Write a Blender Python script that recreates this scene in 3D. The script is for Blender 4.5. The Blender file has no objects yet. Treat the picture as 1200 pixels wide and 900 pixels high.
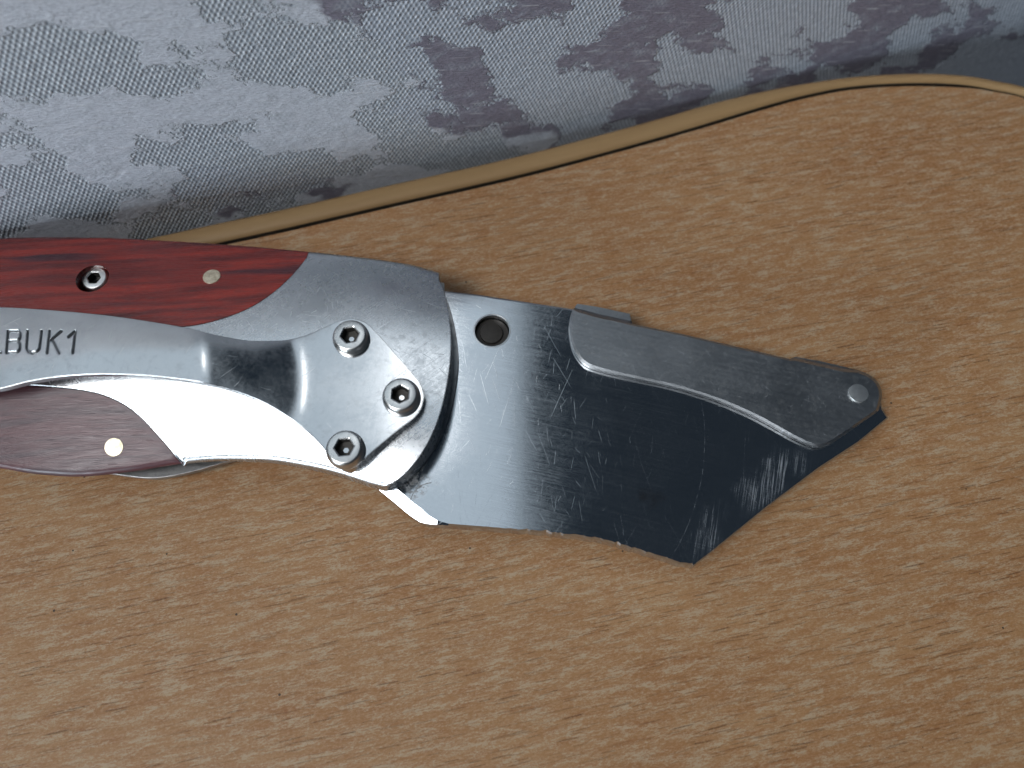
import bpy, bmesh, math, random
import numpy as np
from mathutils import Vector
from mathutils.geometry import tessellate_polygon

random.seed(7)
scene = bpy.context.scene
COL = scene.collection

# ------------------------------------------------------------------ camera
PITCH = math.radians(68)           # looking down on the table
FPX = 924.0                        # focal length in photograph pixels (1200 wide)
DIST = 0.100
TGT = Vector((0, 0, 0.004))
FWD = Vector((0, math.cos(PITCH), -math.sin(PITCH)))
UPV = Vector((0, math.sin(PITCH), math.cos(PITCH)))
CAM = TGT - FWD * DIST

cd = bpy.data.cameras.new('camera')
cam = bpy.data.objects.new('camera', cd)
COL.objects.link(cam)
cam.location = CAM
cam.rotation_euler = (math.pi / 2 - PITCH, 0, 0)
cd.sensor_width = 36.0
cd.lens = 36.0 * FPX / 1200.0
cd.clip_start = 0.005
cd.clip_end = 20.0
cd.dof.use_dof = True
cd.dof.focus_distance = 0.0965
cd.dof.aperture_fstop = 20.0
scene.camera = cam

# ------------------------------------------------------------------ light
world = bpy.data.worlds.new('World')
scene.world = world
world.use_nodes = True
bg = world.node_tree.nodes['Background']
bg.inputs[0].default_value = (0.40, 0.66, 1.0, 1)
bg.inputs[1].default_value = 0.042


def area(name, loc, aim, sx, sy, power, color, spread=180):
    d = bpy.data.lights.new(name, 'AREA')
    d.shape = 'RECTANGLE'
    d.size, d.size_y = sx, sy
    d.energy = power
    d.spread = math.radians(spread)
    d.color = color
    o = bpy.data.objects.new(name, d)
    COL.objects.link(o)
    o.location = loc
    o.rotation_euler = (Vector(aim) - Vector(loc)).to_track_quat('-Z', 'Y').to_euler()
    return o


area('window_light', (-0.265, -0.205, 0.58), (0.034, 0.030, 0), 0.32, 0.32, 0.30, (0.96, 0.98, 1.0), 34)
area('wall_fill_light', (-0.34, -0.42, 0.11), (-0.02, 0.03, 0.01), 0.22, 0.16, 2.5, (0.80, 0.91, 1.0))  # added fill lamp that brightens the wall; no source of its own in the room
area('ceiling_bounce', (-0.262, 0.41, 0.60), (-0.262, 0.41, 0), 0.54, 0.78, 1.50, (0.76, 0.89, 1.0))
area('ceiling_lamp', (-0.085, 0.24, 0.59), (-0.085, 0.24, 0), 0.035, 0.13, 0.08, (1.0, 1.0, 1.0))

vs = scene.view_settings
vs.view_transform = 'Standard'
vs.look = 'None'
vs.exposure = -0.40
vs.gamma = 1.0
vs.use_curve_mapping = False


# ------------------------------------------------------------------ pixel -> place
def un(px, py, z):
    """point at height z (metres) seen at photograph pixel (px, py)"""
    d = FWD + Vector((1, 0, 0)) * ((px - 600) / FPX) + UPV * ((450 - py) / FPX)
    return CAM + d * ((z - CAM.z) / d.z)


def pchip(pts):
    pts = sorted(pts)
    x = np.array([p[0] for p in pts], float)
    y = np.array([p[1] for p in pts], float)
    h = np.diff(x)
    s = np.diff(y) / h
    m = np.zeros_like(x)
    m[0], m[-1] = s[0], s[-1]
    for i in range(1, len(x) - 1):
        if s[i - 1] * s[i] > 0:
            w1, w2 = 2 * h[i] + h[i - 1], h[i] + 2 * h[i - 1]
            m[i] = (w1 + w2) / (w1 / s[i - 1] + w2 / s[i])

    def f(q):
        q = min(max(q, x[0]), x[-1])
        i = min(max(int(np.searchsorted(x, q)) - 1, 0), len(h) - 1)
        t = (q - x[i]) / h[i]
        return float((2*t**3-3*t*t+1)*y[i] + (t**3-2*t*t+t)*h[i]*m[i]
                     + (-2*t**3+3*t*t)*y[i+1] + (t**3-t*t)*h[i]*m[i+1])
    return f


def sstep(a, b, x):
    t = min(max((x - a) / (b - a), 0), 1)
    return t * t * (3 - 2 * t)


# ------------------------------------------------------------------ node helper
class NT:
    def __init__(self, name):
        self.m = bpy.data.materials.new(name)
        self.m.use_nodes = True
        self.t = self.m.node_tree
        self.t.nodes.clear()
        self.out = self.n('ShaderNodeOutputMaterial')
        self.bs = self.n('ShaderNodeBsdfPrincipled')
        self.t.links.new(self.bs.outputs[0], self.out.inputs[0])
        tc = self.n('ShaderNodeTexCoord')
        s = self.n('ShaderNodeVectorMath', operation='SCALE')
        s.inputs['Scale'].default_value = 1000.0
        self.t.links.new(tc.outputs['Object'], s.inputs[0])
        self.mm = s.outputs[0]                      # object coordinates in millimetres

    def n(self, typ, **kw):
        nd = self.t.nodes.new(typ)
        for k, v in kw.items():
            setattr(nd, k, v)
        return nd

    def put(self, sock, v):
        if hasattr(v, 'is_linked') or isinstance(v, bpy.types.NodeSocket):
            self.t.links.new(v, sock)
        else:
            sock.default_value = v

    def math(self, op, a, b=0.0, c=0.0, clamp=False):
        nd = self.n('ShaderNodeMath', operation=op, use_clamp=clamp)
        self.put(nd.inputs[0], a); self.put(nd.inputs[1], b); self.put(nd.inputs[2], c)
        return nd.outputs[0]

    def mul(self, a, b): return self.math('MULTIPLY', a, b)
    def add(self, a, b): return self.math('ADD', a, b)
    def sub(self, a, b): return self.math('SUBTRACT', a, b)

    def vec(self, op, a, b=(0, 0, 0)):
        nd = self.n('ShaderNodeVectorMath', operation=op)
        self.put(nd.inputs[0], a); self.put(nd.inputs[1], b)
        return nd.outputs['Value'] if op in ('LENGTH', 'DISTANCE', 'DOT_PRODUCT') else nd.outputs[0]

    def mapv(self, v, rot=0.0, scale=(1, 1, 1), loc=(0, 0, 0), rotv=None):
        # rotate first, then scale
        a = self.n('ShaderNodeMapping')
        self.put(a.inputs[0], v)
        a.inputs['Rotation'].default_value = rotv if rotv else (0, 0, rot)
        a.inputs['Location'].default_value = loc
        b = self.n('ShaderNodeVectorMath', operation='MULTIPLY')
        self.t.links.new(a.outputs[0], b.inputs[0])
        b.inputs[1].default_value = scale
        return b.outputs[0]

    def noise(self, v, scale=1.0, detail=3.0, rough=0.5, dist=0.0, col=False):
        nd = self.n('ShaderNodeTexNoise')
        self.put(nd.inputs['Vector'], v)
        nd.inputs['Scale'].default_value = scale
        nd.inputs['Detail'].default_value = detail
        nd.inputs['Roughness'].default_value = rough
        nd.inputs['Distortion'].default_value = dist
        return nd.outputs['Color' if col else 'Fac']

    def rng(self, v, a, b, c=0.0, d=1.0, smooth=False):
        nd = self.n('ShaderNodeMapRange')
        if smooth:
            nd.interpolation_type = 'SMOOTHSTEP'
        self.put(nd.inputs[0], v)
        for i, q in enumerate((a, b, c, d)):
            self.put(nd.inputs[i + 1], q)
        return nd.outputs[0]

    def mix(self, f, a, b):
        nd = self.n('ShaderNodeMix', data_type='RGBA')
        self.put(nd.inputs[0], f)
        for i, q in ((6, a), (7, b)):
            if isinstance(q, tuple):
                q = q + (1.0,) if len(q) == 3 else q
            self.put(nd.inputs[i], q)
        return nd.outputs[2]

    def sep(self, v):
        nd = self.n('ShaderNodeSeparateXYZ')
        self.put(nd.inputs[0], v)
        return nd.outputs

    def comb(self, x, y, z=0.0):
        nd = self.n('ShaderNodeCombineXYZ')
        for i, q in enumerate((x, y, z)):
            self.put(nd.inputs[i], q)
        return nd.outputs[0]

    def bump(self, h, dist, strength=1.0, normal=None):
        nd = self.n('ShaderNodeBump')
        self.put(nd.inputs['Height'], h)
        nd.inputs['Distance'].default_value = dist
        nd.inputs['Strength'].default_value = strength
        if normal is not None:
            self.put(nd.inputs['Normal'], normal)
        return nd.outputs[0]

    def bevel(self, r):
        nd = self.n('ShaderNodeBevel', samples=4)
        nd.inputs[0].default_value = r
        return nd.outputs[0]

    def strokes(self, v, cell, length, width, ang, spread, keep, wob=0.0, seed=0.0):
        """random short straight strokes, one per voronoi cell. cell, length, width in mm"""
        if wob:
            w = self.noise(v, scale=0.6 / cell, detail=2.0, col=True)
            w = self.vec('SUBTRACT', w, (0.5, 0.5, 0.5))
            v = self.vec('ADD', v, self.vec('MULTIPLY', w, (wob, wob, 0)))
        v = self.mapv(v, scale=(1 / cell, 1 / cell, 0), loc=(seed * 13.7, seed * 7.1, 0))
        nd = self.n('ShaderNodeTexVoronoi', voronoi_dimensions='2D', feature='F1')
        self.put(nd.inputs['Vector'], v)
        nd.inputs['Scale'].default_value = 1.0
        l = self.sep(self.vec('SUBTRACT', v, nd.outputs['Position']))
        c = self.sep(nd.outputs['Color'])
        a = self.add(self.mul(self.sub(c[0], 0.5), 2 * spread), ang)
        ca, sa = self.math('COSINE', a), self.math('SINE', a)
        lx = self.add(self.mul(l[0], ca), self.mul(l[1], sa))
        ly = self.sub(self.mul(l[1], ca), self.mul(l[0], sa))
        wv = self.mul(self.rng(c[1], 0, 1, 0.5, 1.3), width / cell)
        k = self.math('DIVIDE', self.math('ABSOLUTE', ly), wv)
        k = self.math('SUBTRACT', 1.0, k, clamp=True)
        e = self.rng(self.math('ABSOLUTE', lx), length / cell * 0.3, length / cell * 0.5, 1.0, 0.0)
        on = self.math('LESS_THAN', c[2], keep)
        return self.mul(self.mul(k, e), self.mul(on, self.rng(c[1], 0, 1, 0.35, 1.0)))

    def set(self, **kw):
        nm = {'base': 'Base Color', 'rough': 'Roughness', 'metal': 'Metallic', 'normal': 'Normal',
              'spec': 'Specular IOR Level', 'coat': 'Coat Weight', 'coatr': 'Coat Roughness',
              'aniso': 'Anisotropic', 'anrot': 'Anisotropic Rotation', 'sheen': 'Sheen Weight'}
        for k, v in kw.items():
            if isinstance(v, tuple) and len(v) == 3:
                v = v + (1.0,)
            self.put(self.bs.inputs[nm[k]], v)
        return self.m


def mx(nt, *vals):
    r = vals[0]
    for v in vals[1:]:
        r = nt.math('MAXIMUM', r, v)
    return r


GRAIN = math.atan2(*(lambda a, b: ((b - a).y, (b - a).x))(un(200, 285, 0), un(900, 112, 0)))


# ------------------------------------------------------------------ materials
def mat_laminate():
    n = NT('beech_laminate')
    g = n.mapv(n.mm, rot=-GRAIN + math.radians(5.0), scale=(1.1, 1.2, 1.2))     # x runs along the grain
    # broad warm and cool zones
    z1 = n.noise(n.mapv(g, scale=(0.035, 0.11, 0)), 1.0, 3, 0.55)
    base = n.mix(n.rng(z1, 0.35, 0.68), (0.278, 0.134, 0.053), (0.328, 0.180, 0.080))
    z2 = n.noise(n.mapv(g, scale=(0.16, 1.1, 0), loc=(3, 9, 0)), 1.0, 4, 0.6)
    base = n.mix(n.rng(z2, 0.5, 0.72, 0, 0.75), base, (0.250, 0.104, 0.038))
    # granular print: light and dark grains a few tenths of a millimetre long
    ga = n.noise(n.mapv(g, scale=(1.6, 3.4, 0), loc=(11, 3, 0)), 1.0, 4, 0.72)
    gb = n.noise(n.mapv(g, scale=(3.6, 6.0, 0), loc=(1, 8, 0)), 1.0, 3, 0.7)
    base = n.mix(n.rng(ga, 0.47, 0.66, 0, 0.75), base, (0.385, 0.243, 0.136))
    base = n.mix(n.rng(gb, 0.50, 0.72, 0, 0.55), base, (0.210, 0.095, 0.038))
    # pale ragged flecks
    w = n.noise(n.mapv(g, scale=(0.9, 1.6, 0)), 1.0, 3, 0.6, col=True)
    v = n.vec('ADD', g, n.vec('MULTIPLY', n.vec('SUBTRACT', w, (0.5, 0.5, 0.5)), (1.6, 0.8, 0)))
    f1 = n.noise(n.mapv(v, scale=(0.27, 1.05, 0)), 1.0, 2, 0.5)
    f2 = n.noise(n.mapv(g, scale=(1.3, 3.8, 0), loc=(5, 2, 0)), 1.0, 4, 0.72)
    f3 = n.noise(n.mapv(g, scale=(4.0, 5.5, 0), loc=(6, 1, 0)), 1.0, 3, 0.75)
    fl = n.add(n.mul(f1, 0.40), n.add(n.mul(f2, 0.50), n.mul(f3, 0.26)))
    fl = n.rng(fl, 0.565, 0.675, 0, 0.72)
    base = n.mix(fl, base, (0.415, 0.330, 0.222))
    # dark pores, short dashes with the grain
    gs = n.mapv(g, scale=(0.32, 1, 1))
    p1 = n.strokes(gs, 1.35, 1.1, 0.13, 0.0, 0.10, 0.7, wob=0.5)
    p2 = n.strokes(gs, 0.80, 0.7, 0.09, 0.0, 0.12, 0.7, wob=0.35, seed=3)
    p3 = n.strokes(gs, 2.4, 2.0, 0.16, 0.0, 0.08, 0.55, wob=0.8, seed=5)
    zone = n.rng(n.noise(n.mapv(g, scale=(0.05, 0.22, 0), loc=(7, 1, 0)), 1.0, 2), 0.33, 0.62, 0.15, 1.0)
    pores = n.mul(n.math('MULTIPLY', mx(n, p1, n.mul(p2, 0.9), n.mul(p3, 0.75)), 1.25, clamp=True), zone)
    pores = n.mul(pores, n.rng(gb, 0.36, 0.58, 0.45, 1.0))
    base = n.mix(n.mul(pores, 0.86), base, (0.090, 0.036, 0.014))
    # tiny dark crumbs of dirt
    cr = n.n('ShaderNodeTexVoronoi', voronoi_dimensions='2D', feature='F1')
    n.put(cr.inputs['Vector'], n.mapv(n.mm, scale=(0.11, 0.11, 0)))
    cr.inputs['Scale'].default_value = 1.0
    cc = n.sep(cr.outputs['Color'])
    dot = n.mul(n.math('LESS_THAN', cr.outputs['Distance'], n.mul(cc[1], 0.017)), n.math('LESS_THAN', cc[0], 0.5))
    base = n.mix(n.mul(dot, 0.85), base, (0.03, 0.022, 0.02))
    rough = n.add(n.rng(f2, 0.3, 0.7, 0.44, 0.60), n.mul(pores, 0.1))
    bm_ = n.bump(n.sub(n.mul(n.noise(n.mapv(g, scale=(1.5, 4, 0)), 1.0, 3), 0.5), pores), 0.00003, 0.6)
    return n.set(base=base, rough=rough, normal=bm_, spec=0.28)


def mat_wallpaper():
    n = NT('silver_wallpaper')
    # wall coordinates: rotate so x runs along the wall, y up the wall (z)
    r = n.mapv(n.mm, rot=-GRAIN)
    s = n.sep(r)
    p = n.comb(s[0], s[2], 0.0)
    w = n.noise(n.mapv(p, scale=(0.25, 0.3, 0)), 1.0, 3, 0.6, col=True)
    pd = n.vec('ADD', p, n.vec('MULTIPLY', n.vec('SUBTRACT', w, (0.5, 0.5, 0.5)), (5.0, 4.0, 0)))
    pr = n.mapv(pd, rot=0.5)
    m1 = n.noise(n.mapv(pr, scale=(0.058, 0.092, 0), loc=(4.3, 1.2, 0)), 1.0, 2.5, 0.55)
    m2 = n.noise(n.mapv(p, rot=0.5, scale=(0.9, 1.5, 0)), 1.0, 4, 0.65)
    mk = n.add(n.mul(m1, 0.86), n.mul(m2, 0.14))
    smooth = n.rng(mk, 0.492, 0.510)                      # 1 = smooth foil leaf, 0 = woven ground
    mauve_n = n.noise(n.mapv(pd, scale=(0.030, 0.05, 0), loc=(2.2, 5.0, 0)), 1.0, 3)
    mauve_off_sheen = n.rng(n.add(mauve_n, n.rng(s[0], -60, 60, -0.28, 0.24)), 0.452, 0.470)  # ramp along the wall paints the fading sheen into the leaf colour
    # weave
    wx = n.mapv(p, rot=0.10)
    q = n.sep(wx)
    P = 0.62
    a = n.math('SINE', n.mul(n.add(q[0], n.mul(q[1], 0.5)), 2 * math.pi / P))
    b = n.math('SINE', n.mul(n.sub(q[0], n.mul(q[1], 0.62)), 2 * math.pi / P))
    wv = n.rng(n.add(n.add(a, b), n.mul(n.sub(n.noise(n.mapv(p, scale=(2.5, 1.2, 0)), 1.0, 2), 0.5), 1.6)), -1.6, 2.2)
    wv = n.mul(wv, n.rng(n.noise(n.mapv(p, scale=(1.3, 1.3, 0)), 1.0, 2), 0.3, 0.7, 0.45, 1.1))
    fib = n.rng(n.noise(n.mapv(p, rot=0.2, scale=(1.2, 5.5, 0)), 1.0, 4, 0.72), 0.3, 0.7)
    ground = n.mix(wv, (0.23, 0.26, 0.305), (0.78, 0.83, 0.88))
    leaf_silver = n.mix(fib, (0.43, 0.455, 0.52), (0.76, 0.80, 0.87))  # fibre contrast puts a glint into the leaf colour
    leaf_mauve = n.mix(fib, (0.13, 0.125, 0.165), (0.31, 0.29, 0.35))
    leaf = n.mix(mauve_off_sheen, leaf_silver, leaf_mauve)
    ground = n.mix(n.mul(mauve_off_sheen, 0.20), ground, (0.40, 0.44, 0.55))
    base = n.mix(n.mul(smooth, n.rng(n.noise(n.mapv(p, scale=(0.35, 0.6, 0), loc=(6, 2, 0)), 1.0, 3), 0.3, 0.5, 0.55, 1.0)), ground, leaf)
    # raised thread runs crossing the leaves
    thr = n.strokes(n.mapv(p, rot=0.25, scale=(0.3, 1, 1)), 1.2, 0.9, 0.16, 0.0, 0.12, 0.5)
    base = n.mix(n.mul(thr, n.mul(smooth, 0.45)), base, (0.72, 0.73, 0.77))  # threads lightened in the base colour as painted glints
    h = n.add(n.mul(wv, n.math('SUBTRACT', 1.0, smooth)), n.mul(smooth, n.add(0.45, n.mul(fib, 0.5))))
    h = n.add(n.add(h, n.mul(thr, 0.4)), n.add(n.mul(smooth, 0.8), n.mul(n.noise(n.mapv(pd, scale=(0.5, 0.8, 0)), 1.0, 3), 1.6)))
    nm = n.bump(h, 0.00014, 0.8)
    return n.set(base=base, rough=n.rng(smooth, 0, 1, 0.38, 0.42), metal=0.0, normal=nm, spec=0.5)


def mat_strip():
    n = NT('ochre_edge_plastic')
    g = n.noise(n.mapv(n.mm, rot=-GRAIN, scale=(0.1, 1.5, 1.5)), 1.0, 3)
    base = n.mix(g, (0.265, 0.165, 0.075), (0.315, 0.205, 0.098))
    return n.set(base=base, rough=0.58, spec=0.35, normal=n.bump(g, 0.00005, 0.4))


def mat_chip():
    n = NT('particle_core')
    g = n.noise(n.mm, 1.4, 4, 0.7)
    return n.set(base=n.mix(n.rng(g, 0.4, 0.65), (0.03, 0.022, 0.014), (0.12, 0.09, 0.06)), rough=0.9)  # core coloured dark to paint the shade in the strip gap


def steel(name, col, r0, r1, brush_ang=None, brush=0.00002, scratches=(), scr=1.0, bev=0.00018,
          grime=0.0, mott=0.35, extra=None):
    n = NT(name)
    big = n.noise(n.mm, 0.16, 4, 0.6)
    fine = n.noise(n.mm, 2.2, 4, 0.65)
    lines = None
    if brush_ang is not None:
        lines = n.noise(n.mapv(n.mm, rot=-brush_ang, scale=(0.10, 9.0, 1.0)), 1.0, 3, 0.6)
    sc = None
    for s in scratches:
        q = n.strokes(n.mm, *s)
        sc = q if sc is None else n.math('MAXIMUM', sc, q)
    rough = n.rng(n.add(n.mul(big, 0.65), n.mul(fine, mott)), 0.35, 0.65, r0, r1)
    base = n.mix(fine, tuple(c * 0.93 for c in col), tuple(min(1, c * 1.07) for c in col))
    h = n.mul(fine, 0.25)
    if lines is not None:
        h = n.add(h, n.mul(lines, 0.8))
        rough = n.math('MAXIMUM', n.add(rough, n.mul(n.sub(lines, 0.5), 0.16)), 0.06)
    if sc is not None:
        rough = n.math('ADD', rough, n.mul(sc, 0.35 * scr), clamp=True)
        base = n.mix(n.mul(sc, 0.55 * scr), base, (0.80, 0.84, 0.88))
    if grime:
        gm = n.rng(n.noise(n.mm, 0.9, 5, 0.7), 0.52, 0.72, 0, grime)
        base = n.mix(gm, base, (0.09, 0.08, 0.065))
        rough = n.math('ADD', rough, n.mul(gm, 0.35), clamp=True)
    d = dict(n=n, h=h, base=base, rough=rough, metal=1.0)
    if extra:
        extra(d)
    nm = n.bump(d['h'], brush, 0.7, n.bevel(bev) if bev else None)
    if sc is not None:
        nm = n.bump(sc, 0.000008, 0.5 * scr, nm)
    return n.set(base=d['base'], rough=d['rough'], metal=d['metal'], normal=nm)


def blade_marks(d):
    """marks with a shape of their own on the blade holder: ring, long arc, grinding strokes, dirt"""
    n = d['n']
    p = n.vec('MULTIPLY', n.mm, (1, 1, 0))

    def at(px, py):
        q = un(px, py, 0.0046) * 1000
        return (q.x, q.y, 0)

    def ring(c, r, w):
        wob = n.mul(n.sub(n.noise(p, 0.5, 2), 0.5), 0.15)
        k = n.math('ABSOLUTE', n.sub(n.add(n.vec('DISTANCE', p, c), wob), r))
        return n.math('SUBTRACT', 1.0, n.math('DIVIDE', k, w), clamp=True)
    c = at(506, 590)
    rg = ring(c, 2.55, 0.075)
    x, y, _ = n.sep(p)
    brk = n.rng(n.noise(p, 1.1, 2), 0.42, 0.58)
    left = n.math('LESS_THAN', n.sub(x, n.mul(y, 0.5)), c[0] - 1.4 - 0.5 * c[1])
    bright = n.mul(n.mul(rg, n.sub(1.0, left)), n.mul(brk, 0.55))
    dark = n.mul(rg, left)
    # long thin arc
    a0, a1, a2 = (Vector(at(*q)) for q in ((822, 470), (815, 590), (790, 648)))
    ax, ay, bx, by, cx, cy = a0.x, a0.y, a1.x, a1.y, a2.x, a2.y
    D = 2 * (ax * (by - cy) + bx * (cy - ay) + cx * (ay - by))
    ux = ((ax*ax+ay*ay)*(by-cy) + (bx*bx+by*by)*(cy-ay) + (cx*cx+cy*cy)*(ay-by)) / D
    uy = ((ax*ax+ay*ay)*(cx-bx) + (bx*bx+by*by)*(ax-cx) + (cx*cx+cy*cy)*(bx-ax)) / D
    R = math.hypot(ax - ux, ay - uy)
    arc = n.mul(ring((ux, uy, 0), R, 0.07), n.mul(n.math('LESS_THAN', y, ay), n.math('GREATER_THAN', x, cx - 1)))
    # grinding strokes near the slanted edge
    gp = n.vec('ADD', p, n.vec('MULTIPLY', n.vec('SUBTRACT', n.noise(p, 0.35, 3, col=True), (.5, .5, .5)), (5, 5, 0)))
    gl = n.noise(n.mapv(p, rot=-math.radians(76), scale=(0.16, 5.5, 0)), 1.0, 3, 0.7)

    def patch(px, py, ang, sx, sy):
        q = n.mapv(n.vec('SUBTRACT', gp, at(px, py)), rot=-math.radians(ang), scale=(1 / sx, 1 / sy, 0))
        return n.rng(n.vec('LENGTH', q), 0.45, 1.1, 1.0, 0.0)
    gm = mx(n, patch(905, 560, 38, 6.5, 2.6), n.mul(patch(830, 625, 65, 4.5, 2.0), 0.6), n.mul(patch(858, 470, 80, 2.5, 1.6), 0.6))
    gm = n.mul(gm, n.rng(gl, 0.44, 0.62))
    # dirt by the bolster
    dp = n.vec('LENGTH', n.mapv(n.vec('SUBTRACT', gp, at(484, 565)), scale=(0.55, 0.55, 0)))
    dirt = n.mul(n.rng(dp, 0.2, 1.3, 1, 0), n.rng(n.noise(p, 1.5, 4, 0.7), 0.45, 0.62))
    rust = n.rng(n.vec('LENGTH', n.mapv(n.vec('SUBTRACT', gp, at(760, 582)), scale=(0.9, 0.9, 0))), 0.2, 1.2, 0.35, 0)
    br = mx(n, bright, n.mul(arc, n.add(0.15, n.mul(brk, 0.4))), n.mul(gm, 1.0))
    d['base'] = n.mix(n.mul(br, 0.75), d['base'], (0.78, 0.82, 0.86))
    d['rough'] = n.math('ADD', d['rough'], n.mul(br, 0.34), clamp=True)
    dk = mx(n, dark, dirt)
    d['base'] = n.mix(n.mul(dk, 0.85), d['base'], (0.045, 0.035, 0.025))
    d['base'] = n.mix(rust, d['base'], (0.22, 0.11, 0.06))
    d['metal'] = n.math('SUBTRACT', 0.985, n.mul(dk, 0.8))
    d['rough'] = n.math('ADD', d['rough'], n.mul(dk, 0.4), clamp=True)
    d['h'] = n.add(d['h'], n.mul(gl, n.mul(gm, 1.0)))


def mat_redwood(name, k, tint, sp=0.6, coat=0.1, r0=0.19):
    n = NT(name)
    g = n.mapv(n.mm, rot=-math.radians(4))
    w = n.noise(n.mapv(g, scale=(0.05, 0.2, 0.2)), 1.0, 3, 0.6, col=True)
    g = n.vec('ADD', g, n.vec('MULTIPLY', n.vec('SUBTRACT', w, (.5, .5, .5)), (0, 2.2, 0)))
    st = n.noise(n.mapv(g, scale=(0.05, 0.8, 0)), 1.0, 4, 0.6)
    fi = n.noise(n.mapv(g, scale=(0.35, 6.0, 0), loc=(3, 1, 0)), 1.0, 4, 0.68)
    base = n.mix(n.rng(st, 0.36, 0.62), (0.095, 0.011, 0.010), (0.27, 0.026, 0.016))
    base = n.mix(n.rng(fi, 0.53, 0.72, 0, 0.75), base, (0.035, 0.008, 0.009))
    base = n.mix(n.rng(fi, 0.40, 0.26, 0, 0.5), base, (0.34, 0.055, 0.030))
    # dark dyed plies along the outer edges of the handle
    ply = n.noise(n.mapv(g, scale=(0.03, 0.35, 0), loc=(9, 4, 0)), 1.0, 2)
    base = n.mix(n.rng(ply, 0.60, 0.68, 0, 0.8), base, (0.028, 0.012, 0.020))
    gs = n.mapv(g, scale=(0.35, 1, 1))
    po = n.strokes(gs, 0.55, 0.5, 0.05, 0.0, 0.06, 0.5)
    base = n.mix(n.mul(po, 0.6), base, (0.03, 0.01, 0.012))
    base = n.mix(k, base, tint)
    nm = n.bump(n.sub(n.mul(fi, 0.7), n.mul(po, 0.3)), 0.00004, 0.7, None)
    return n.set(base=base, rough=n.rng(fi, 0.3, 0.7, r0, r0 + 0.17), normal=nm, spec=sp, coat=coat, coatr=0.25)


def mat_brass():
    n = NT('nickel_silver_pin')
    g = n.noise(n.mm, 1.6, 4, 0.7)
    return n.set(base=n.mix(n.rng(g, 0.38, 0.62), (0.52, 0.43, 0.29), (0.80, 0.72, 0.56)), rough=0.42, metal=0.75,
                 normal=n.bump(g, 0.00004, 0.6))


def mat_dark(name, col, rough=0.6, metal=0.0):
    n = NT(name)
    g = n.noise(n.mm, 1.8, 4, 0.7)
    return n.set(base=n.mix(g, tuple(c * 0.5 for c in col), tuple(c * 1.5 for c in col)), rough=rough, metal=metal,
                 normal=n.bump(g, 0.00005, 0.5))


R = math.radians
M = {}
M['laminate'] = mat_laminate()
M['paper'] = mat_wallpaper()
M['strip'] = mat_strip()
M['chip'] = mat_chip()
BSC = [(3.6, 3.2, 0.030, R(108), 0.40, 0.5, 0.2), (2.4, 2.0, 0.020, R(78), 0.5, 0.45, 0.12, 2.0),
       (1.4, 1.1, 0.012, R(95), 0.9, 0.5, 0.05, 4.0), (6.5, 6.0, 0.028, R(115), 0.22, 0.55, 0.5, 6.0), (9.0, 8.5, 0.024, R(70), 0.3, 0.5, 0.5, 9.0)]
M['blade'] = steel('scratched_blade_steel', (0.54, 0.56, 0.58), 0.08, 0.15, R(-14), 0.000005, BSC, 0.42,
                   0, extra=blade_marks)
M['bolster'] = steel('satin_bolster_steel', (0.55, 0.565, 0.58), 0.17, 0.34, R(38), 0.000010,
                     [(3.0, 2.4, 0.05, R(-35), 0.7, 0.6, 0.5), (1.6, 1.0, 0.06, R(60), 1.5, 0.5, 0.5, 3.0), (1.2, 1.0, 0.02, R(-40), 0.8, 0.6, 0.1, 5.0)], 0.7, 0.0002, grime=0.22)
M['clip'] = steel('polished_clip_steel', (0.56, 0.57, 0.58), 0.10, 0.24, None, 0.000004,
                  [(5.0, 3.0, 0.04, R(50), 0.4, 0.4, 1.0), (2.0, 1.4, 0.02, R(20), 1.2, 0.5, 0.2, 3.0)], 0.5, 0.00022, grime=0.12)
M['cover'] = steel('worn_cover_steel', (0.36, 0.375, 0.39), 0.33, 0.43, R(-14), 0.000012,
                   [(2.2, 1.8, 0.04, R(-45), 0.6, 0.6, 0.4), (1.0, 0.6, 0.04, R(-30), 1.5, 0.5, 0.2, 2.0)], 0.45, 0,
                   grime=0.30)
M['screw'] = steel('screw_steel', (0.58, 0.58, 0.57), 0.24, 0.34, None, 0.00001, (), 1, 0.0001, grime=0.25)
M['bright'] = steel('bright_screw_steel', (0.74, 0.75, 0.74), 0.36, 0.46, None, 0.00001, (), 1, 0)
M['liner'] = steel('liner_steel', (0.42, 0.42, 0.42), 0.30, 0.42, R(0), 0.00002, (), 1, 0.00012, grime=0.5)
M['wood'] = mat_redwood('red_laminated_wood', 0.0, (0, 0, 0))
M['worn_sheen_wood'] = mat_redwood('worn_sheen_toned_wood', 0.80, (0.050, 0.032, 0.042), 0.45, 0.0, 0.27)  # dark worn wood, greyed in the base to carry the window sheen
M['pin'] = mat_brass()
M['socket'] = mat_dark('dark_socket', (0.060, 0.056, 0.050), 0.60, 0.4)  # darker than the screw heads
M['stamp'] = mat_dark('stamped_recess', (0.16, 0.17, 0.18), 0.42, 0.85)
M['grime'] = mat_dark('grime_and_gap_shade', (0.032, 0.028, 0.024), 0.45, 0.3)  # dirt on the studs; on the edge strip, painted shade of the gap


# ------------------------------------------------------------------ object helpers
def tag(o, **kw):
    for k, v in kw.items():
        o[k] = v
    return o


def link(name, bm, mat, parent=None, smooth=30, mats=None):
    bmesh.ops.recalc_face_normals(bm, faces=bm.faces)
    me = bpy.data.meshes.new(name)
    bm.to_mesh(me)
    bm.free()
    for m in (mats or [mat]):
        me.materials.append(m)
    o = bpy.data.objects.new(name, me)
    COL.objects.link(o)
    if smooth:
        for p in me.polygons:
            p.use_smooth = True
        me.set_sharp_from_angle(angle=math.radians(smooth))
    attach(o, parent)
    return o


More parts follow.
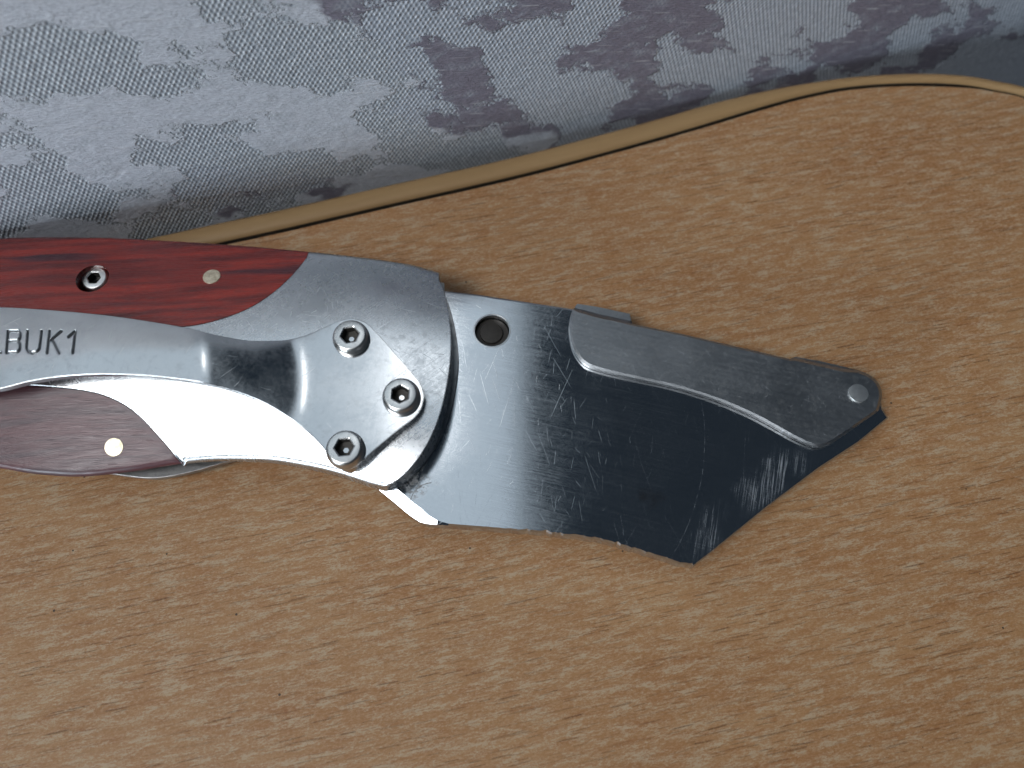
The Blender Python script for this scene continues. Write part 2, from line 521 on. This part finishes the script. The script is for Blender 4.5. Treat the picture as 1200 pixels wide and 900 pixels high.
def attach(o, parent):
    if parent is None:
        return
    o.parent = parent
    q = parent
    off = Vector((0, 0, 0))
    while q:
        off += q.location
        q = q.parent
    o.location = o.location - off


def empty(name, loc):
    o = bpy.data.objects.new(name, None)
    o.empty_display_size = 0.01
    o.location = loc
    COL.objects.link(o)
    return o


def solid_columns(cols, zf, zb, rows=36, cosr=True):
    """cols: list of (x, ylo, yhi). top surface zf(x, y), flat bottom zb"""
    bm = bmesh.new()
    top, bot = [], []
    for (x, lo, hi) in cols:
        a, b = [], []
        for j in range(rows + 1):
            t = j / rows
            if cosr:
                t = 0.5 - 0.5 * math.cos(math.pi * t)
            y = lo + (hi - lo) * t
            a.append(bm.verts.new((x, y, max(zf(x, y), zb + 1e-5))))
        b = [bm.verts.new((x, lo, zb)), bm.verts.new((x, hi, zb))]
        top.append(a); bot.append(b)
    for i in range(len(cols) - 1):
        for j in range(rows):
            bm.faces.new((top[i][j], top[i+1][j], top[i+1][j+1], top[i][j+1]))
        bm.faces.new((bot[i][0], bot[i][1], bot[i+1][1], bot[i+1][0]))
        bm.faces.new((top[i][0], bot[i][0], bot[i+1][0], top[i+1][0]))
        bm.faces.new((top[i][rows], top[i+1][rows], bot[i+1][1], bot[i][1]))
    for i in (0, -1):
        bm.faces.new(top[i] + [bot[i][1], bot[i][0]])
    return bm


def cut_cylinder(o, c, r, z0, z1):
    bm = bmesh.new()
    bmesh.ops.create_cone(bm, cap_ends=True, segments=48, radius1=r, radius2=r, depth=z1 - z0)
    bmesh.ops.translate(bm, verts=bm.verts, vec=(c[0], c[1], (z0 + z1) / 2))
    me = bpy.data.meshes.new('cutter')
    bm.to_mesh(me); bm.free()
    k = bpy.data.objects.new('cutter', me)
    COL.objects.link(k)
    md = o.modifiers.new('cut', 'BOOLEAN')
    md.operation = 'DIFFERENCE'; md.solver = 'EXACT'; md.object = k
    bpy.context.view_layer.update()
    new = bpy.data.meshes.new_from_object(o.evaluated_get(bpy.context.evaluated_depsgraph_get()))
    o.modifiers.clear()
    old = o.data
    o.data = new
    new.name = old.name
    bpy.data.objects.remove(k)
    bpy.data.meshes.remove(me)
    for p in new.polygons:
        p.use_smooth = True
    new.set_sharp_from_angle(angle=math.radians(30))


def disc(bm, c, r, z0, z1, dome=0.0, seg=40, rings=5):
    """closed cylinder with a slightly domed top"""
    loops = [[(r, z0)], [(r, z1 - r * 0.06)]]
    prof = [(r, z0), (r, z1 - r * 0.08), (r * 0.96, z1)]
    for k in range(1, rings):
        q = 0.96 * (1 - k / rings)
        prof.append((r * q, z1 + dome * (1 - (q / 0.96) ** 2)))
    ls = []
    for (rr, z) in prof:
        ls.append([bm.verts.new((c[0] + rr * math.cos(2*math.pi*i/seg), c[1] + rr * math.sin(2*math.pi*i/seg), z))
                   for i in range(seg)])
    for a, b in zip(ls, ls[1:]):
        for i in range(seg):
            bm.faces.new((a[i], a[(i+1) % seg], b[(i+1) % seg], b[i]))
    bm.faces.new(ls[-1])
    bm.faces.new(ls[0])


def hex_screw(R_, H, rs, depth, ang):
    """button head with a hexagon socket; faces of the socket take the second material"""
    bm = bmesh.new()
    seg = 48
    prof = [(R_ * 0.97, -0.0004), (R_, 0.0), (R_, H * 0.16)]
    for k in range(1, 9):
        a = k / 8 * math.pi / 2
        prof.append((R_ - (R_ - rs * 1.62) * (1 - math.cos(a)) ** 1.0, H * 0.16 + H * 0.84 * math.sin(a)))
    ls = []
    for (rr, z) in prof:
        ls.append([bm.verts.new((rr * math.cos(2*math.pi*i/seg), rr * math.sin(2*math.pi*i/seg), z)) for i in range(seg)])

    def hexr(a):
        q = (a - ang) % (math.pi / 3) - math.pi / 6
        return rs * math.cos(math.pi / 6) / math.cos(q)
    for (k, z) in ((1.16, H * 1.0), (1.0, H * 0.93), (0.98, H - depth), (0.3, H - depth * 1.12)):
        ls.append([bm.verts.new((k * hexr(2*math.pi*i/seg) * math.cos(2*math.pi*i/seg),
                                 k * hexr(2*math.pi*i/seg) * math.sin(2*math.pi*i/seg), z)) for i in range(seg)])
    nl = len(ls)
    for q, (a, b) in enumerate(zip(ls, ls[1:])):
        for i in range(seg):
            f = bm.faces.new((a[i], a[(i+1) % seg], b[(i+1) % seg], b[i]))
            f.material_index = 1 if q >= nl - 3 else 0
    f = bm.faces.new(ls[-1]); f.material_index = 1
    bm.faces.new(ls[0])
    return bm


def plate(loop, zt, zb, hole=None):
    """flat plate from an outline of (px, py, inset px, edge drop m); top at zt, outline edge at zt-drop"""
    n = len(loop)
    P = [(a[0], a[1]) for a in loop]
    area_ = sum(P[i][0] * P[(i+1) % n][1] - P[(i+1) % n][0] * P[i][1] for i in range(n))
    sg = 1 if area_ > 0 else -1
    bm = bmesh.new()
    inn, out, bot = [], [], []
    for i in range(n):
        p0, p1, p2 = Vector(P[i-1]), Vector(P[i]), Vector(P[(i+1) % n])
        e1, e2 = (p1 - p0).normalized(), (p2 - p1).normalized()
        n1 = Vector((-e1.y, e1.x)) * sg
        n2 = Vector((-e2.y, e2.x)) * sg
        nn = (n1 + n2)
        nn = nn / max(nn.length_squared / 2, 0.5)
        ins, drop = loop[i][2], loop[i][3]
        q = p1 + nn * ins
        inn.append(un(q.x, q.y, zt))
        o = un(p1.x, p1.y, zt - drop)
        out.append(o)
        bot.append(Vector((o.x, o.y, zb)))
    bi = [bm.verts.new(v) for v in inn]
    bo = [bm.verts.new(v) for v in out]
    bb = [bm.verts.new(v) for v in bot]
    for i in range(n):
        j = (i + 1) % n
        bm.faces.new((bi[i], bi[j], bo[j], bo[i]))
        bm.faces.new((bo[i], bo[j], bb[j], bb[i]))
    hv = []
    polys_t, polys_b = [inn], [bot]
    if hole:
        c, r = hole
        hp = [Vector((c.x + r * math.cos(2*math.pi*k/40), c.y + r * math.sin(2*math.pi*k/40), zt)) for k in range(40)]
        hi = [bm.verts.new(v) for v in hp]
        hb = [bm.verts.new((v.x, v.y, zb)) for v in hp]
        for k in range(40):
            bm.faces.new((hi[k], hi[(k+1) % 40], hb[(k+1) % 40], hb[k]))
        polys_t.append(hp); polys_b.append([Vector((v.x, v.y, zb)) for v in hp])
    else:
        hi = hb = []
    for pol, vv in ((polys_t, bi + hi), (polys_b, bb + hb)):
        for t in tessellate_polygon(pol):
            try:
                bm.faces.new([vv[k] for k in t])
            except ValueError:
                pass
    return bm


def resample(pts, step, closed=True):
    res = []
    n = len(pts)
    for i in range(n if closed else n - 1):
        a, b = pts[i], pts[(i + 1) % n]
        L = math.hypot(b[0] - a[0], b[1] - a[1])
        k = max(1, int(L / step))
        for q in range(k):
            t = q / k
            res.append(tuple(a[c] + (b[c] - a[c]) * t for c in range(len(a))))
    return res


def spline(pts, per=10):
    """catmull-rom through open list of tuples"""
    out = []
    P = [pts[0]] + list(pts) + [pts[-1]]
    for i in range(1, len(P) - 2):
        for k in range(per):
            t = k / per
            out.append(tuple(0.5 * (2*P[i][c] + (P[i+1][c]-P[i-1][c])*t + (2*P[i-1][c]-5*P[i][c]+4*P[i+1][c]-P[i+2][c])*t*t
                       + (3*P[i][c]-P[i-1][c]-3*P[i+1][c]+P[i+2][c])*t**3) for c in range(len(P[0]))))
    out.append(tuple(pts[-1]))
    return out


# ================================================================== SETTING
# ---- table: laminate top, particle core, ochre edge strip with a rounded corner
edge_px = [(-260, 404), (0, 346), (200, 301), (333, 272), (450, 245), (600, 211), (700, 185), (800, 157), (900, 127), (950, 114), (1000, 105),
           (1067, 101), (1133, 103), (1165, 107.5), (1200, 115), (1280, 142), (1380, 195)]
edge = [un(a, b, 0.0) for a, b in spline(edge_px, 8)]
edge = [Vector((p.x, p.y, 0)) for p in edge]
last = edge[-1]
edge += [last + Vector(v) for v in ((.008, -.010, 0), (.013, -.021, 0), (.016, -.034, 0), (.017, -.06, 0), (.017, -.20, 0))]
wl_dir = Vector((math.cos(GRAIN), math.sin(GRAIN), 0))
wl_n = Vector((-math.sin(GRAIN), math.cos(GRAIN), 0))
edge = [edge[0] - wl_dir * 0.12] + edge

table = empty('table', (0.0, -0.05, 0.0))
tag(table, label='beech laminate tabletop with an ochre edge strip, under the knife', category='table')
TH = 0.018
bm = bmesh.new()
ring = [Vector(p) for p in edge] + [Vector((edge[0].x, edge[-1].y, 0))]
t_ = [bm.verts.new(p) for p in ring]
b_ = [bm.verts.new((p.x, p.y, -TH)) for p in ring]
for vv, pp in ((t_, ring), (b_, ring)):
    for tri in tessellate_polygon([pp]):
        bm.faces.new([vv[k] for k in tri])
for i in range(len(ring)):
    j = (i + 1) % len(ring)
    f = bm.faces.new((t_[i], t_[j], b_[j], b_[i]))
    f.material_index = 1
link('tabletop', bm, None, table, smooth=0, mats=[M['laminate'], M['chip']])

# strip: rounded section swept outside the panel; loosened a little round the corner
path = []
for i, p in enumerate(edge):
    a = edge[max(i - 1, 0)]; b = edge[min(i + 1, len(edge) - 1)]
    t = (b - a).normalized()
    path.append((p, Vector((-t.y, t.x, 0))))
bm = bmesh.new()
sec = [(0.0, -TH - .0004), (0.0, 0.0002), (0.0001, 0.00055), (0.0004, 0.00085), (0.0010, 0.00095), (0.0017, 0.00085),
       (0.0021, 0.0005), (0.00225, 0.0), (0.00235, -0.001), (0.00235, -TH + .0004), (0.0019, -TH - .0004)]
gx0, gx1 = un(1085, 100, 0).x, un(1165, 105, 0).x
rings = []
for p, nrm in path:
    gap = 0.00042 + 0.00012 * math.exp(-((p.x - (gx0 + gx1) / 2) / 0.0042) ** 2)
    wk = 1.45 - 0.72 * sstep(un(820, 150, 0).x, un(1010, 100, 0).x, p.x)
    lift = -0.00035 * sstep(gx0, gx1, p.x)
    rings.append([bm.verts.new(p + nrm * (u * wk + gap) + Vector((0, 0, z + lift))) for u, z in sec])
for a, b in zip(rings, rings[1:]):
    for k in range(len(sec)):
        f = bm.faces.new((a[k], a[(k+1) % len(sec)], b[(k+1) % len(sec)], b[k]))
        f.material_index = 1 if k == 0 else 0  # inner seam wall painted dark as the shade in the gap
bm.faces.new(rings[0]); bm.faces.new(rings[-1])
link('edge_strip', bm, None, table, smooth=50, mats=[M['strip'], M['grime']])

# ---- wallpapered wall behind the table, parallel to its straight edge
o0 = max((p.dot(wl_n) for p in edge)) + 0.0036
base_ = wl_n * o0
bm = bmesh.new()
A, B = base_ - wl_dir * 0.22, base_ + wl_dir * 0.26
quad = [A, B, B + wl_n * 0.01, A + wl_n * 0.01]
lo = [bm.verts.new((q.x, q.y, -0.16)) for q in quad]
hi = [bm.verts.new((q.x, q.y, 0.055)) for q in quad]
for i in range(4):
    j = (i + 1) % 4
    bm.faces.new((lo[i], lo[j], hi[j], hi[i]))
bm.faces.new(lo); bm.faces.new(hi)
wall = link('wall', bm, M['paper'], None, smooth=0)
tag(wall, kind='structure', label='silvery blue patterned wall covering behind the table')

# ================================================================== KNIFE
knife = empty('utility_knife', un(0, 430, 0))
tag(knife, label='folding utility knife with red wood handle, steel bolster and scratched blade holder', category='knife')

ZS = 0.0055                          # height at which the handle's outline is seen
up_px = [(-494, 398), (-480, 376), (-450, 356), (-400, 338), (-250, 309), (-100, 294), (0, 289), (60, 287), (120, 287.5),
         (200, 291), (290, 297), (358, 303), (440, 312), (480, 318), (514, 327), (560, 338)]
lo_px = [(-494, 404), (-480, 440), (-450, 468), (-400, 490), (-250, 512), (-100, 532), (0, 548), (45, 555), (88, 557.5),
         (150, 552), (217, 542), (260, 539.5), (310, 541), (360, 549), (400, 559), (440, 572), (560, 600)]


def to_xy(pts, z):
    r = []
    for a, b in pts:
        q = un(a, b, z)
        r.append((q.x, q.y))
    return r


YU = pchip(to_xy(up_px, ZS))
YL = pchip(to_xy(lo_px, ZS))
X0 = max(un(-494, 398, ZS).x, un(-494, 404, ZS).x)
xa, xb = un(190, 430, ZS).x, un(520, 430, ZS).x
ZT = 0.0098


def zsurf(x, y):
    u, l = YU(x), YL(x)
    t = (2 * y - u - l) / max(u - l, 1e-6)
    t = min(max(t, -1), 1)
    k = sstep(xa, xb, x)
    if t > 0:
        z = ZT - 0.0017 * t ** 2.6
    else:
        z = ZT - (1 - k) * 0.0042 * (math.sqrt((t + 0.12) ** 2 + 0.012) - t - 0.12 - 0.0423) / 1.66 * 0.93 - k * 0.0020 * (-t) ** 2.2
    d = min(u - y, y - l)                 # rounded shoulder along the outline
    r = 0.0011 if t > 0 else 0.0006
    if d < r:
        q = 1 - max(d, 0) / r
        z -= r * 0.9 * (1 - math.sqrt(max(1 - q * q, 0)))
    return z


def on_surf(px, py):
    z = 0.009
    for _ in range(8):
        p = un(px, py, z)
        z = zsurf(p.x, p.y)
    return un(px, py, z)


# boundaries of the two wood scales
bu_px = [(-490, 400), (-420, 398), (-300, 396), (-150, 392), (0, 389), (120, 388), (215, 383), (240, 379), (265, 372), (290, 362), (312, 349),
         (335, 330), (350, 314), (360, 301)]
bl_px = [(-490, 402), (-420, 420), (-300, 440), (-150, 446), (0, 450), (60, 453), (90, 456), (112, 460), (132, 467), (150, 477), (165, 489),
         (182, 507), (198, 525), (213, 543), (217, 548)]
BU = pchip([tuple(on_surf(a, b)[:2]) for a, b in bu_px])
BL = pchip([tuple(on_surf(a, b)[:2]) for a, b in bl_px])
xu1 = on_surf(359, 302).x
xl1 = on_surf(216, 546).x
GAP = 0.00010
ZLT = 0.0051                          # top of the front liner


def lin(a, b, n): return [a + (b - a) * i / n for i in range(n + 1)]


# upper wood scale
cols = []
for x in lin(X0 + 0.0006, xu1, 150):
    hi_ = YU(x); lo_ = min(BU(x) + GAP, hi_ - 2e-5)
    cols.append((x, lo_, hi_))
scale_u = link('wood_scale', solid_columns(cols, lambda x, y: zsurf(x, y) - 0.00003, ZLT), M['wood'], knife)
tag(scale_u, label='deep red wood scale with a recessed hex screw, above the clip')
cols = []
for x in lin(X0 + 0.0006, xl1, 150):
    lo_ = YL(x); hi_ = max(BL(x) - GAP, lo_ + 2e-5)
    cols.append((x, lo_, hi_))
scale_l = link('wood_scale', solid_columns(cols, lambda x, y: zsurf(x, y) - 0.00003, ZLT), M['worn_sheen_wood'], knife)
tag(scale_l, label='greyish red wood scale with a pale pin, below the clip')

# counterbored screw in the upper scale
cb = on_surf(108, 326)
cut_cylinder(scale_u, cb, 0.00205, 0.0066, 0.013)

# bolster with its tongue under the clip and its curved front end
re_px = [(514, 326), (520, 342), (525, 362), (528, 385), (528.6, 405), (527, 430), (522, 460), (514, 490), (503, 516), (489, 538),
         (472, 557), (455, 568), (440, 572.5)]
re = [on_surf(*q) for q in spline(re_px, 6)]
xm = max(p.x for p in re)
im = max(range(len(re)), key=lambda i: re[i].x)
RU = pchip([(p.x, p.y) for p in re[:im + 1]])
RLo = pchip([(p.x, p.y) for p in re[im:]])
xru, xrl = re[0].x, re[-1].x
xs = lin(X0 + 0.0006, xl1 - 1e-4, 90) + lin(xl1, xu1, 60) + lin(xu1 + 1e-4, xrl, 40)
m_ = 90
xs += [xrl + (xm - xrl) * math.sin(math.pi / 2 * (k + 1) / m_) for k in range(m_)]
cols = []
for x in xs:
    hi_ = YU(x) if x > xu1 else BU(x) - GAP * 0.2
    lo_ = YL(x) if x > xl1 else BL(x) + GAP * 0.2
    if x > xru: hi_ = min(hi_, RU(x))
    if x > xrl: lo_ = max(lo_, RLo(x))
    if hi_ < lo_ + 2e-5: hi_ = lo_ + 2e-5
    cols.append((x, lo_, hi_))
link('bolster', solid_columns(cols, zsurf, ZLT, rows=60), M['bolster'], knife, smooth=35)


# liners and back of the handle (flat plates of the handle's outline)
def handle_cols(ins_u, ins_l, extra_end, n=200, bulge=None):
    cols = []
    xe = xm + extra_end
    xs_ = lin(X0 + 0.0004, xrl, n) + [xrl + (xe - xrl) * math.sin(math.pi / 2 * (k + 1) / 60) for k in range(60)]
    for x in xs_:
        q = xrl + (x - xrl) / max(xe - xrl, 1e-9) * (xm - xrl) if x > xrl else x
        hi_, lo_ = YU(q) - ins_u, YL(q) + ins_l
        if q > xru: hi_ = min(hi_, RU(q) - ins_u)
        if q > xrl: lo_ = max(lo_, RLo(q) + ins_l)
        if bulge: lo_ -= bulge(x)
        cols.append((x, lo_, max(hi_, lo_ + 2e-5)))
    return cols


xbul = un(195, 550, 0.004).x
bul = lambda x: 0.0026 * math.exp(-((x - xbul) / 0.0085) ** 2)
link('front_liner', solid_columns(handle_cols(0.0003, 0.0007, 0.0006), lambda x, y: ZLT - 0.00003, 0.0047, 2, False), M['liner'], knife)
link('back_liner', solid_columns(handle_cols(0.0003, 0.0022, 0.0004, bulge=bul), lambda x, y: 0.0023, 0.0016, 2, False), M['liner'], knife)
link('back_scale', solid_columns(handle_cols(0.0006, 0.0028, 0.0), lambda x, y: 0.00155, 0.0, 2, False), M['wood'], knife)
cols = [c for c in handle_cols(0.0012, 0.0032, 0.0) if c[0] < un(420, 440, 0.004).x]
link('spacer', solid_columns(cols, lambda x, y: 0.00465, 0.0023, 2, False), M['grime'], knife)

# pins in the wood
for (q, r, sc_) in (((248, 324), 0.00112, scale_u), ((133.5, 524), 0.00112, scale_l)):
    p = on_surf(*q)
    bm = bmesh.new()
    e = 0.0004
    nx = (zsurf(p.x - e, p.y) - zsurf(p.x + e, p.y)) / (2 * e)
    ny = (zsurf(p.x, p.y - e) - zsurf(p.x, p.y + e)) / (2 * e)
    disc(bm, (0, 0), r, -0.002, 0.00004, 0.00005)
    nv = Vector((nx, ny, 1)).normalized()
    bm.transform(nv.to_track_quat('Z', 'Y').to_matrix().to_4x4())
    bmesh.ops.translate(bm, verts=bm.verts, vec=p)
    link('pin', bm, M['pin'], sc_)

# counterbored socket screw
bm = hex_screw(0.00178, 0.0013, 0.00088, 0.0012, 0.0)
cs = un(111.5, 327, 0.0080)
bmesh.ops.translate(bm, verts=bm.verts, vec=(cs.x, cs.y, 0.0071))
link('screw', bm, None, scale_u, mats=[M['bright'], M['socket']])

# ---- pocket clip
CT = 0.00085


_zz = [ZT + 0.0009]
for _p in range(500, -390, -1):
    if _p > 372: sl = 0.0
    elif _p > 335: sl = 2.5e-5 * sstep(372, 335, _p)
    elif _p > 252: sl = 2.5e-5
    elif _p > 218: sl = 2.5e-5 - 3.05e-5 * sstep(252, 218, _p)
    else: sl = -0.55e-5 + 0.15e-5 * sstep(218, 0, _p)
    _zz.append(_zz[-1] + sl)


def clip_z(px):
    """top of the clip along the picture's x: flat foot, ramp, crest, long slope back to the handle"""
    q = min(max(500 - px, 0), len(_zz) - 2)
    i = int(q)
    return _zz[i] + (_zz[i + 1] - _zz[i]) * (q - i)


CU = pchip([(-385, 402), (-378, 388), (-355, 379), (-250, 364), (-120, 358), (0, 360), (60, 363.5), (120, 369), (180, 377.5), (220, 384.5),
            (260, 394), (300, 399.5), (330, 399), (358, 393), (380, 383.5), (398, 375.5), (412, 373), (428, 377.5), (440, 388),
            (465, 416), (486, 440), (494, 451), (497.5, 464)])
CL = pchip([(-385, 408), (-378, 430), (-355, 444), (-250, 466), (-120, 470), (0, 455.5), (40, 446), (80, 440.5), (120, 438.5), (160, 439.5),
            (200, 443), (250, 451), (300, 467.5), (345, 494), (368, 513), (385, 532), (395, 544), (406, 548.5), (418, 544), (440, 526),
            (468, 503), (488, 487), (494, 478), (497.5, 465)])
letters = [[(-9, 387), (-10, 413.6), (1.0, 413.6)],
           [(9.6, 388), (7.4, 413.6)], [(9.6, 388.2), (21.5, 388.2), (24, 390.5), (23.8, 396), (21.5, 399.4), (9, 400)],
           [(21, 399.8), (23.6, 402.6), (23.3, 409.5), (20.5, 413.2), (7.6, 413.6)],
           [(32.6, 388), (31.0, 408.5), (33.3, 412.6), (38, 414), (43, 412.8), (46.3, 409), (48.9, 388)],
           [(58.2, 388), (55.2, 414)], [(72.2, 388), (59.5, 399.0)], [(61.5, 398), (69.3, 414)],
           [(80.2, 395), (88.5, 388.3), (85.2, 414)]]
segs = [(a, b) for L in letters for a, b in zip(L, L[1:])]
SA = np.array([s[0] for s in segs], float)
SB = np.array([s[1] for s in segs], float)
SD = SB - SA
SL = (SD ** 2).sum(1)


def engrave(px, py):
    if not (-14 < px < 94 and 383 < py < 419):
        return 0.0
    d = np.array([px, py]) - SA
    t = np.clip((d * SD).sum(1) / SL, 0, 1)
    q = math.sqrt(float(((d - SD * t[:, None]) ** 2).sum(1).min()))
    return 0.00020 * (1 - sstep(0.5, 1.9, q))


pxs = lin(-385, -360, 16) + lin(-352, -16, 60) + lin(-14, 95, 240) + lin(97, 380, 110) + lin(382, 440, 40)
pxs += [440 + 57.5 * math.sin(math.pi / 2 * k / 50) for k in range(1, 51)]
ROWS = 210
bm = bmesh.new()
tp, bt, eng = [], [], []
for px in pxs:
    u, l = CU(px), CL(px)
    z = clip_z(px)
    a, ev = [], []
    for j in range(ROWS + 1):
        py = l + (u - l) * j / ROWS
        s = 2 * j / ROWS - 1
        en = engrave(px, py)
        ev.append(en)
        zz = z - 0.00022 * s * s * sstep(400, 330, px) - en
        a.append(bm.verts.new(un(px, py, zz)))
    tp.append(a)
    eng.append(ev)
    e0, e1 = a[0].co, a[-1].co
    ct = CT + 0.0012 * sstep(350, 390, px)
    bt.append((bm.verts.new((e0.x, e0.y, e0.z - ct)), bm.verts.new((e1.x, e1.y, e1.z - ct))))
for i in range(len(pxs) - 1):
    for j in range(ROWS):
        f = bm.faces.new((tp[i][j], tp[i+1][j], tp[i+1][j+1], tp[i][j+1]))
        if eng[i][j] > 0.00013 and eng[i+1][j+1] > 0.00013:
            f.material_index = 1
    bm.faces.new((bt[i][0], bt[i][1], bt[i+1][1], bt[i+1][0]))
    bm.faces.new((tp[i][0], bt[i][0], bt[i+1][0], tp[i+1][0]))
    bm.faces.new((tp[i][ROWS], tp[i+1][ROWS], bt[i+1][1], bt[i][1]))
bm.faces.new(tp[0] + [bt[0][1], bt[0][0]])
bm.faces.new(tp[-1] + [bt[-1][1], bt[-1][0]])
clip = link('pocket_clip', bm, None, knife, smooth=50, mats=[M['clip'], M['stamp']])
tag(clip, label='bent polished steel pocket clip stamped BUK1')

# clip screws
me0 = None
for k, (q, ang) in enumerate((((411, 395), 0.2), ((470, 464), 0.5), ((404.5, 526), 0.1))):
    z = ZT + 0.00088
    p = un(q[0], q[1], z + 0.0006)
    if me0 is None:
        o = link('screw', hex_screw(0.00222, 0.00125, 0.00108, 0.0011, 0.0), None, None, mats=[M['screw'], M['socket']])
        me0 = o.data
    else:
        o = bpy.data.objects.new('screw', me0)
        COL.objects.link(o)
    o.location = (p.x, p.y, z)
    o.rotation_euler = (0, 0, ang)
    attach(o, clip)

# ---- blade holder
ZB = 0.0046
E, DR = 1.6, 0.00018
bl = [(500, 339, E, DR), (560, 345.5, E, DR), (668, 362, E, DR), (745, 381, E, DR), (940, 424, E, DR), (1000, 437, E, DR),
      (1030, 456, E, DR), (1034, 478, E, DR), (1041, 490, E, DR), (1006, 519, E, DR), (960, 549, E, DR), (900, 594, E, DR), (836, 646, E, DR),
      (814, 663, E, DR)]
low = [(814, 663), (797, 661), (780, 655.5), (750, 646), (720, 637.5), (690, 630.5), (640, 624.5), (560, 618.5), (522, 615.5)]
lowr = resample([(a, b, 2.2, 0.0003) for a, b in low], 3.2, closed=False)
for (a, b, i_, d_) in lowr:
    amp = random.choice((0.3, 0.8, 1.8)) * sstep(540, 660, a)
    bl.append((a, b + random.uniform(-1, 1) * amp + (1.6 if random.random() < 0.08 else 0) * amp, i_, d_))
bl += [(512, 615, 5, 0.00025), (500, 613.6, 10, 0.00036), (492, 611.5, 13, 0.00044), (485, 607, 14, 0.00046), (478, 602, 14, 0.00046), (462, 588.5, 14, 0.00046), (446, 575.5, 14, 0.00046), (434, 565, 12, 0.0004), (438, 440, E, DR)]
hc = un(576.5, 387.5, ZB)
blade = link('blade_holder', plate(bl, ZB, 0.0024, (hc, 0.00225)), M['blade'], knife, smooth=11)
tag(blade, label='flat scratched steel blade holder with a slanted front edge')
# dark recessed stud inside the hole
bm = bmesh.new()
disc(bm, (hc.x, hc.y), 0.00222, 0.0024, 0.0036, 0.0)
link('stop_stud', bm, M['grime'], blade)
bm = bmesh.new()
disc(bm, (hc.x - 0.0001, hc.y), 0.00150, 0.0030, 0.00395, 0.00008)
link('stud_head', bm, M['grime'], blade)
# bright chamfer ring round the hole
bm = bmesh.new()
ls = []
for rr, z in ((0.00226, ZB - 0.0006), (0.00222, ZB - 0.00012), (0.00232, ZB + 0.00002), (0.00242, ZB + 0.00001)):
    ls.append([bm.verts.new((hc.x + rr * math.cos(2*math.pi*i/48), hc.y + rr * math.sin(2*math.pi*i/48), z)) for i in range(48)])
for a, b in zip(ls, ls[1:]):
    for i in range(48):
        bm.faces.new((a[i], a[(i+1) % 48], b[(i+1) % 48], b[i]))
link('hole_rim', bm, M['screw'], blade)

# ---- folded cover along the spine with two tabs and a pin
c, d = 3.0, 0.00020
cv = [(668, 372, c, d), (671, 362, c, d), (676, 358.5, 7, .0014), (700, 363, 9, .0016), (737, 371, 9, .0016), (741, 379.5, 2, .0003),
      (800, 391.5, 2, .0003), (925, 420.5, 2, .0003), (932, 418.5, 4, .0009), (960, 424, 5, .0010), (988, 430.5, 5, .0010)]
cv += [p + (3.0, .0005) for p in spline([(1006, 434), (1020, 440), (1030, 450), (1033.5, 464), (1029, 482)], 4)]
cv += [(1000, 502, c, d), (978, 517, c, d)]
cv += [p + (c, d) for p in spline([(968, 522), (958, 523.5), (946, 520), (930, 512.5), (905, 498.5), (880, 485.5), (850, 472.5), (822, 462.5),
                                   (790, 453), (760, 446.5), (725, 439), (700, 432.5), (688, 428), (679, 420), (672, 408), (668, 392), (667, 380)], 4)]
cover = link('blade_cover', plate(cv, 0.0055, 0.0047), M['cover'], knife, smooth=6)
tag(cover, label='dull folded steel cover strip along the spine of the blade holder')
bm = bmesh.new()
pp = un(1006, 461, 0.0056)
disc(bm, (pp.x, pp.y), 0.00122, 0.0030, 0.00575, 0.00004)
link('rivet', bm, M['bright'], cover)
